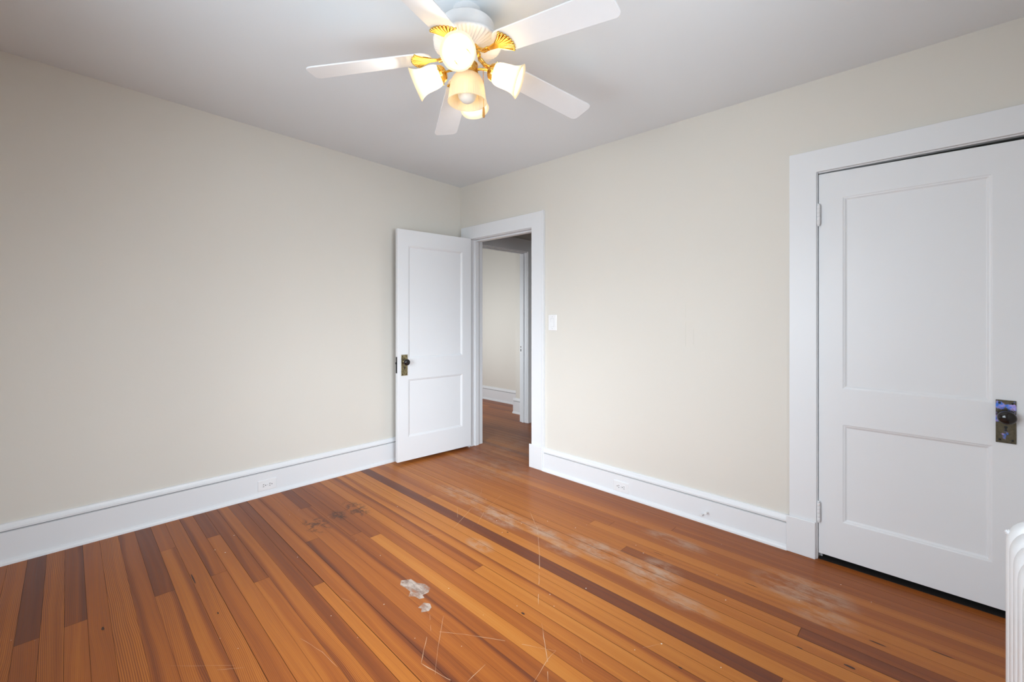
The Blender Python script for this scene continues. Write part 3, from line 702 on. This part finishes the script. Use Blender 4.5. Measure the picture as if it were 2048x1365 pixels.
def outlet(name, label, O, u, n, flip):
    O, u, n = Vector(O), Vector(u), Vector(n)
    root = thing(name, label, 'outlet', O, 0, 'duplex outlets in the baseboards')
    P = face_map(O, u, n)
    bm = bmesh.new(); plate(bm, .120, .072, .0070, .003, P, .0030); child(obj('wall_plate', bm, M['plastic']), root)
    for s in (-1, 1):
        bm = bmesh.new(); c = s * .0205
        pts = [(c + .0165 * max(-.82, min(.82, math.cos(t))), .0165 * math.sin(t)) for t in [2 * PI * i / 28 for i in range(28)]]
        r0 = [bm.verts.new(P(a, b_, .006)) for a, b_ in pts]; r1 = [bm.verts.new(P(a, b_, .0090)) for a, b_ in pts]
        bm.faces.new(r1)
        for i in range(28): bm.faces.new((r0[i], r0[(i + 1) % 28], r1[(i + 1) % 28], r1[i]))
        rc = child(obj('receptacle', bm, M['plastic'], bevel=.0005), root)
        bm = bmesh.new()
        for b_ in (-.0065, .0065): pbox(bm, P, c - flip * .0085, c - flip * .0005, b_ - .0017, b_ + .0017, .0082, .0094)
        lathe(bm, [(.0001, .0094), (.0032, .0094), (.0032, .008)], 10, frame_from(n, P(c + flip * .0085, 0, 0)))
        sl = obj('slots', bm, M['slot']); sl.parent = rc; sl.matrix_parent_inverse = Matrix.Identity(4)
    bm = bmesh.new(); lathe(bm, [(.0001, .0080), (.0028, .0077), (.003, .006)], 12, frame_from(n, P(0, 0, 0))); child(obj('screw', bm, M['screw'], smooth=True), root)
    return root
outlet('wall_outlet', 'white sideways duplex outlet in the left baseboard beneath the plain wall', (.019, -1.768, .075), (0, 1, 0), (1, 0, 0), 1)
outlet('wall_outlet', 'white sideways duplex outlet in the right baseboard near the hall doorway', (1.829, -.019, .066), (1, 0, 0), (0, -1, 0), -1)

st = thing('door_stop', 'small white two-pronged painted stub on the baseboard left of the closet door', 'door stop', (2.415, -.019, .062))
bm = bmesh.new(); lathe(bm, [(.0055, 0), (.0055, .004), (.004, .007), (.004, .030), (.0075, .032), (.0085, .036), (.0075, .041), (.0001, .042)], 16, frame_from((0.05, -1, .12), (2.420, -.019, .072)), cap0=True)
child(obj('peg', bm, M['plastic'], smooth=True), st)
bm = bmesh.new(); lathe(bm, [(.0045, 0), (.0045, .016), (.0065, .018), (.007, .024), (.0001, .026)], 16, frame_from((-.25, -1, -.05), (2.396, -.019, .052)), cap0=True)
child(obj('peg', bm, M['plastic'], smooth=True), st)
bm = bmesh.new(); plate(bm, .040, .016, .003, .005, lambda a, b_, d: Vector((2.408 + a * .86 - b_ * .5, -.019 - d, .062 + a * .5 + b_ * .86)), .001); child(obj('mounting_plate', bm, M['trim']), st)

# ------------------------------------------------------------------ radiator
RX0, RW, RY, RS, RN = 3.532, .235, -1.335, .0645, 13
rad = thing('radiator', 'white cast iron column radiator at the right edge by the closet door', 'radiator', (RX0 + RW / 2, RY - RS * RN / 2, 0))
def section_mesh(end=False):
    bm = bmesh.new(); h0, h1 = .07, .848
    def slab(x0, x1, z0, z1, r, t, bev, zt=0):
        pts = rounded_rect(x1 - x0, z1 - z0, r, 8); cx, cz = (x0 + x1) / 2, (z0 + z1) / 2
        rings = []
        for ins, dy in ((bev, -t / 2), (bev * .42, -t / 2 + bev * .18), (bev * .1, -t / 2 + bev * .5), (0, -t / 2 + bev), (0, t / 2 - bev), (bev * .1, t / 2 - bev * .5), (bev * .42, t / 2 - bev * .18), (bev, t / 2)):
            q_ = rounded_rect(x1 - x0 - 2 * ins, z1 - z0 - 2 * ins, max(r - ins, .002), 8)
            rings.append([bm.verts.new((cx + a, dy, cz + b_)) for a, b_ in q_])
        for p_, c in zip(rings, rings[1:]):
            k = len(p_)
            for i in range(k): bm.faces.new((p_[i], p_[(i + 1) % k], c[(i + 1) % k], c[i]))
        bm.faces.new(rings[0]); bm.faces.new(rings[-1][::-1])
    slab(0, RW, h0, h1, .055, .0625, .022)
    cw = RW / 4
    for i in range(4): slab(i * cw + .005 + (.004 if i == 0 else 0), (i + 1) * cw - .005 - (.004 if i == 3 else 0), h0 + .05, h1 - .07, .012, .0638, .012)
    for z in (h0 + .055, h1 - .065): lathe(bm, [(.026, -.0325), (.026, .0325)], 18, frame_from((0, 1, 0), (RW / 2, 0, z)))
    if end:
        for x in (.035, RW - .035): lathe(bm, [(.026, 0), (.019, .03), (.021, h0 + .02)], 16, Matrix.Translation((x, 0, 0)), cap0=True)
    return bm
s_mid = s_end = None
base = Vector(rad.location)
for k in range(RN):
    end = k in (0, RN - 1)
    src = s_end if end else s_mid
    if src is None:
        o = obj('section', section_mesh(end), M['radiator'], smooth=True, sharp=40)
        if end: s_end = o
        else: s_mid = o
    else:
        o = src.copy(); COL.objects.link(o)
    o.parent = rad; o.location = Vector((RX0, RY - RS * (k + .5), 0)) - base
for z in (.125, .783):
    bm = bmesh.new(); lathe(bm, [(.021, 0), (.021, .012), (.013, .013), (.013, .024), (.0001, .024)], 6, frame_from((0, 1, 0), (RX0 + RW / 2, RY - .002, z)), cap0=True)
    child(obj('end_plug', bm, M['radiator']), rad)
bm = bmesh.new()
lathe(bm, [(.0055, -.006), (.0055, .003), (.0030, .0035), (.0030, .0055), (.0001, .006)], 10, frame_from((-.85, 0, .5), (RX0 + .0035, RY - .030, .812)))
child(obj('bleed_valve', bm, M['radiator'], smooth=True), rad)

# ------------------------------------------------------------------ ceiling fan
FX, FY = 2.000, -1.573
ZC = ceil_z(FX, FY)
fan = thing('ceiling_fan', 'white five-blade ceiling fan with brass blade brackets and a five-lamp light kit', 'ceiling fan', (FX, FY, ZC))
def fobj(name, bm, mat, parent=None, **kw):
    o = obj(name, bm, mat, **kw)
    o.parent = parent or fan
    o.matrix_parent_inverse = Matrix.Translation((FX, FY, ZC)).inverted()
    return o
C0 = Matrix.Translation((FX, FY, 0))
bm = bmesh.new(); lathe(bm, [(.0001, ZC + .004), (.060, ZC + .004), (.060, 2.495), (.0001, 2.495)], 40, C0); fobj('mounting_plate', bm, M['fanwhite'], smooth=True)
bm = bmesh.new(); lathe(bm, [(.0001, 2.510), (.100, 2.510), (.110, 2.508), (.115, 2.502), (.1155, 2.455), (.120, 2.445), (.120, 2.435), (.0001, 2.435)], 48, C0); fobj('canopy', bm, M['fanwhite'], smooth=True)
# fluted motor housing: five shell lobes with radiating flutes
def flute(t, k):
    d = 1.0
    if k >= 3:
        lobe = abs(math.sin(2.5 * (t + 1.0)))
        d = 1.0 + .035 * (lobe - .6) if k < 8 else 1.0
    return d
bm = bmesh.new(); nn = 240
rings = []
prof = [(.112, 2.440), (.132, 2.439), (.141, 2.434), (.1445, 2.427), (.143, 2.420), (.136, 2.415), (.115, 2.410), (.085, 2.405), (.060, 2.402), (.050, 2.400), (.0001, 2.400)]
for k, (r, z) in enumerate(prof):
    ring = []
    for i in range(nn):
        t = 2 * PI * i / nn
        amp = {4: .0022, 5: .0036, 6: .0036, 7: .0026, 8: .0010}.get(k, 0)
        rr = r * flute(t, k); zz = z + amp * math.cos(50 * t)
        ring.append(bm.verts.new((FX + rr * math.cos(t), FY + rr * math.sin(t), zz)))
    rings.append(ring)
for a, b_ in zip(rings, rings[1:]):
    for i in range(nn): bm.faces.new((a[i], a[(i + 1) % nn], b_[(i + 1) % nn], b_[i]))
bm.faces.new(rings[0])
fobj('motor_housing', bm, M['fanwhite'], smooth=True, sharp=60)
bm = bmesh.new(); lathe(bm, [(.0001, 2.402), (.052, 2.402), (.0545, 2.399), (.0545, 2.392), (.050, 2.387), (.0001, 2.387)], 40, C0); fobj('flywheel_ring', bm, M['gold'], smooth=True)
bm = bmesh.new(); lathe(bm, [(.0001, 2.388), (.040, 2.388), (.044, 2.375), (.047, 2.355), (.047, 2.340), (.0001, 2.340)], 40, C0); fobj('switch_housing', bm, M['fanwhite'], smooth=True)

# blades with their brackets
ZB, RI, RO, DR, BW = 2.372, .152, .672, .058, .128
SL = math.atan2(DR, RO - RI)
def blade_frame(a):
    """local x out along the blade, y across, z up; pitched and drooping"""
    return C0 @ Matrix.Rotation(a, 4, 'Z') @ Matrix.Translation((RI, 0, ZB)) @ Matrix.Rotation(SL, 4, 'Y') @ Matrix.Rotation(R(-11), 4, 'X')
def blade_mesh():
    bm = bmesh.new(); Ln = (RO - RI) / math.cos(SL); pts = []
    w0, w1 = .112, BW
    for k in range(15):                                  # rounded root
        t = R(270 - 180 * k / 14); pts.append((.052 + .052 * math.cos(t), w0 / 2 * math.sin(t) * -1 * -1))
    rc = .026
    for k in range(7):
        t = R(90 - 90 * k / 6); pts.append((Ln - rc + rc * math.cos(t), w1 / 2 - rc + rc * math.sin(t)))
    for k in range(7):
        t = R(0 - 90 * k / 6); pts.append((Ln - rc + rc * math.cos(t), -w1 / 2 + rc + rc * math.sin(t)))
    lo = [bm.verts.new((x, y, -.003)) for x, y in pts]; hi = [bm.verts.new((x, y, .003)) for x, y in pts]
    bm.faces.new(lo); bm.faces.new(hi[::-1]); n = len(pts)
    for i in range(n): bm.faces.new((lo[i], lo[(i + 1) % n], hi[(i + 1) % n], hi[i]))
    return bm
def bracket_mesh():
    """brass ginkgo-leaf plate of ribs under the blade root, and a twisted neck back to the hub"""
    bm = bmesh.new(); nr = 9
    tips = []
    for i in range(nr):
        f = (i - (nr - 1) / 2) / ((nr - 1) / 2)
        a = f * R(52)
        root = Vector((-.030, f * .006, -.012)); mid = Vector((.012, f * .013, -.0095))
        tip = Vector((.020 + .062 * math.cos(a * .92), .066 * math.sin(a), -.0075))
        q_ = [root, mid, mid.lerp(tip, .5) + Vector((.004, 0, -.001)), tip]
        tube(bm, q_, [.0030, .0034, .0042, .0052], 8)
        bmesh.ops.create_uvsphere(bm, u_segments=8, v_segments=6, radius=.0062, matrix=Matrix.Translation(tip))
        tips.append((root, mid, tip))
    up, dn = [], []
    for lst, z in ((up, -.0034), (dn, -.0050)):
        edge = [Vector((t[2].x, t[2].y, z)) for t in tips]
        lst += [bm.verts.new(v) for v in [Vector((tips[0][1].x, tips[0][1].y - .003, z))] + edge + [Vector((tips[-1][1].x, tips[-1][1].y + .003, z))]]
    bm.faces.new(up); bm.faces.new(dn[::-1]); n = len(up)
    for i in range(n): bm.faces.new((up[i], up[(i + 1) % n], dn[(i + 1) % n], dn[i]))
    # neck of three twisted rods rising to the hub
    for j in range(3):
        pts = []
        for k in range(10):
            s = k / 9; tw = s * PI * 1.1 + j * 2 * PI / 3
            pts.append((-.030 - .072 * s, .0055 * math.cos(tw) * (1 - .3 * s), -.012 + .024 * s * s - .004 * math.sin(PI * s) + .0045 * math.sin(tw)))
        tube(bm, pts, .0056, 8)
    bx(bm, -.118, -.095, -.016, .016, .005, .018)
    return bm
b_src = k_src = None
for k in range(5):
    a = R(222.95 - 72 * k)
    if b_src is None:
        b_src = obj('blade', blade_mesh(), M['blade'], bevel=.0015); k_src = obj('blade_bracket', bracket_mesh(), M['gold'], smooth=True, sharp=50)
        k_src['label'] = 'polished brass leaf-shaped bracket'
        b, kk = b_src, k_src
    else:
        b = b_src.copy(); COL.objects.link(b); kk = k_src.copy(); COL.objects.link(kk)
    b.parent = fan; b.matrix_parent_inverse = Matrix.Translation((FX, FY, ZC)).inverted(); b.matrix_basis = blade_frame(a)
    kk.parent = b; kk.matrix_parent_inverse = Matrix.Identity(4); kk.matrix_basis = Matrix.Rotation(R(11), 4, 'X') @ Matrix.Rotation(R(-7), 4, 'X')

# light kit
def emboss(t, k): return 1 + (.03 * math.cos(9 * t) * math.cos(2.0 * k) if 2 <= k <= 6 else 0)
bm = bmesh.new(); lathe(bm, [(.0001, 2.342), (.044, 2.342), (.046, 2.338), (.043, 2.332), (.0455, 2.325), (.0455, 2.315), (.043, 2.308), (.047, 2.303), (.046, 2.297), (.036, 2.294), (.0001, 2.294)], 54, C0, rfun=emboss)
fobj('light_fitter', bm, M['golddark'], smooth=True)
def bell(scale=1.0, flare=.068, ln=.118, ribs=36, amp=.012):
    prof = [(.030, 0), (.037, .004), (.043, .015), (.0465, .032), (.0475, .052), (.0485, .072), (.052, .090), (.0585, .105), (flare, ln)]
    out = prof; inn = [(r - .0035, z + (.002 if i == 0 else 0)) for i, (r, z) in enumerate(prof)][::-1]
    bm = bmesh.new()
    def rf(t, k):
        kk = k if k < len(out) else 2 * len(out) - 1 - k
        q_ = 1 + (amp if kk < 7 else amp * .35) * math.cos(ribs * t)
        if kk >= 7: q_ *= 1 + (.010 if kk == 8 else .004) * math.cos(6 * t)
        return q_
    lathe(bm, [(r * scale, z * scale) for r, z in out + inn], ribs * 4, rfun=rf)
    return bm
def bulb_mesh(r=.029, ln=.06):
    bm = bmesh.new(); prof = [(.012, 0), (.013, .012)]
    for i in range(13):
        t = R(-68 + 158 * i / 12); prof.append((max(.0001, r * math.cos(t)), .012 + r * .93 + r * math.sin(t)))
    lathe(bm, prof, 24, cap0=True); return bm
TILT = R(21)
toward = math.atan2(CAMY - FY, CAMX - FX) - R(9)
sh_src = bu_src = cup_src = None
for k in range(4):
    a = toward + k * PI / 2
    d = Vector((math.cos(a), math.sin(a), 0)); ax = (d * math.cos(TILT) - Vector((0, 0, math.sin(TILT)))).normalized()
    p0 = Vector((FX, FY, 2.318)) + d * .038; p1 = Vector((FX, FY, 2.318)) + d * .078 + Vector((0, 0, -.001))
    bm = bmesh.new(); tube(bm, [p0, p0.lerp(p1, .5) + Vector((0, 0, .002)), p1, p1 + ax * .018], .0052, 10)
    arm = fobj('lamp_arm', bm, M['gold'], smooth=True)
    Fm = frame_from(ax, p1 + ax * .012)
    if cup_src is None:
        bm = bmesh.new(); lathe(bm, [(.0001, 0), (.012, 0), (.022, .004), (.031, .012), (.0355, .022), (.036, .030), (.0335, .033), (.034, .036), (.030, .036), (.030, .022), (.0001, .02)], 36)
        for j in range(3):
            t = 2 * PI * j / 3; tube(bm, [(.034 * math.cos(t), .034 * math.sin(t), .030), (.042 * math.cos(t), .042 * math.sin(t), .030)], .0028, 8)
        cup_src = cup = obj('socket_cup', bm, M['gold'], smooth=True)
        sh_src = sh = obj('lamp_shade', bell(), M['shade_lit'], smooth=True, sharp=70); bu_src = bu = obj('light_bulb', bulb_mesh(), M['bulb_lit'], smooth=True)
    else:
        cup, sh, bu = cup_src.copy(), sh_src.copy(), bu_src.copy()
        for o in (cup, sh, bu): COL.objects.link(o)
    for o, dz in ((cup, 0), (sh, .026), (bu, .034)):
        o.parent = arm; o.matrix_parent_inverse = Matrix.Translation((FX, FY, ZC)).inverted()
        o.matrix_basis = Fm @ Matrix.Translation((0, 0, dz))
        o.matrix_parent_inverse = Matrix.Translation((-FX, -FY, -ZC)) if False else o.matrix_parent_inverse
# arms are children of the fan whose own basis is identity: undo the fan offset once only
for o in list(COL.objects):
    if o.name.split('.')[0] in ('socket_cup', 'lamp_shade', 'light_bulb'):
        o.matrix_parent_inverse = Matrix.Identity(4)
# the lamp under the middle, its bulb out
Fd = frame_from((0, 0, -1), (FX, FY, 2.300))
bm = bmesh.new(); prof = [(.030, 0), (.045, .004), (.058, .015), (.067, .032), (.0725, .055), (.076, .080), (.079, .105), (.083, .120)]
lathe(bm, prof + [(r - .004, z + (.003 if i == 0 else 0)) for i, (r, z) in enumerate(prof)][::-1], 192, Fd, rfun=lambda t, k: 1 + .010 * math.cos(48 * t))
csh = fobj('lamp_shade', bm, M['shade_off'], smooth=True, sharp=70); csh['label'] = 'unlit cream ribbed glass shade'
bm = bulb_mesh(.041, .07); bm.transform(Fd @ Matrix.Translation((0, 0, .032))); cb = fobj('light_bulb', bm, M['bulb_off'], smooth=True); cb['label'] = 'unlit globe bulb'
# pull chain
rv = Vector((.715, .700, 0))
q0 = Vector((FX, FY, 2.372)) + rv * .045; 
bm = bmesh.new()
q1 = Vector((FX, FY, 2.16)) + rv * .070
pts = [q0, q0 + rv * .020 + Vector((0, 0, -.006)), Vector((FX, FY, 2.345)) + rv * .068, q1]
tube(bm, pts, .0012, 6)
for i in range(46):
    bmesh.ops.create_uvsphere(bm, u_segments=6, v_segments=4, radius=.0019, matrix=Matrix.Translation(pts[2].lerp(q1, i / 45)))
ch = fobj('pull_chain', bm, M['golddark'], smooth=True)
bm = bmesh.new(); lathe(bm, [(.0001, 0), (.003, 0), (.0048, -.008), (.0056, -.03), (.0056, -.038), (.004, -.044), (.0001, -.045)], 14, Matrix.Translation(q1)); pl = fobj('chain_pull', bm, M['wood_pull'], smooth=True)
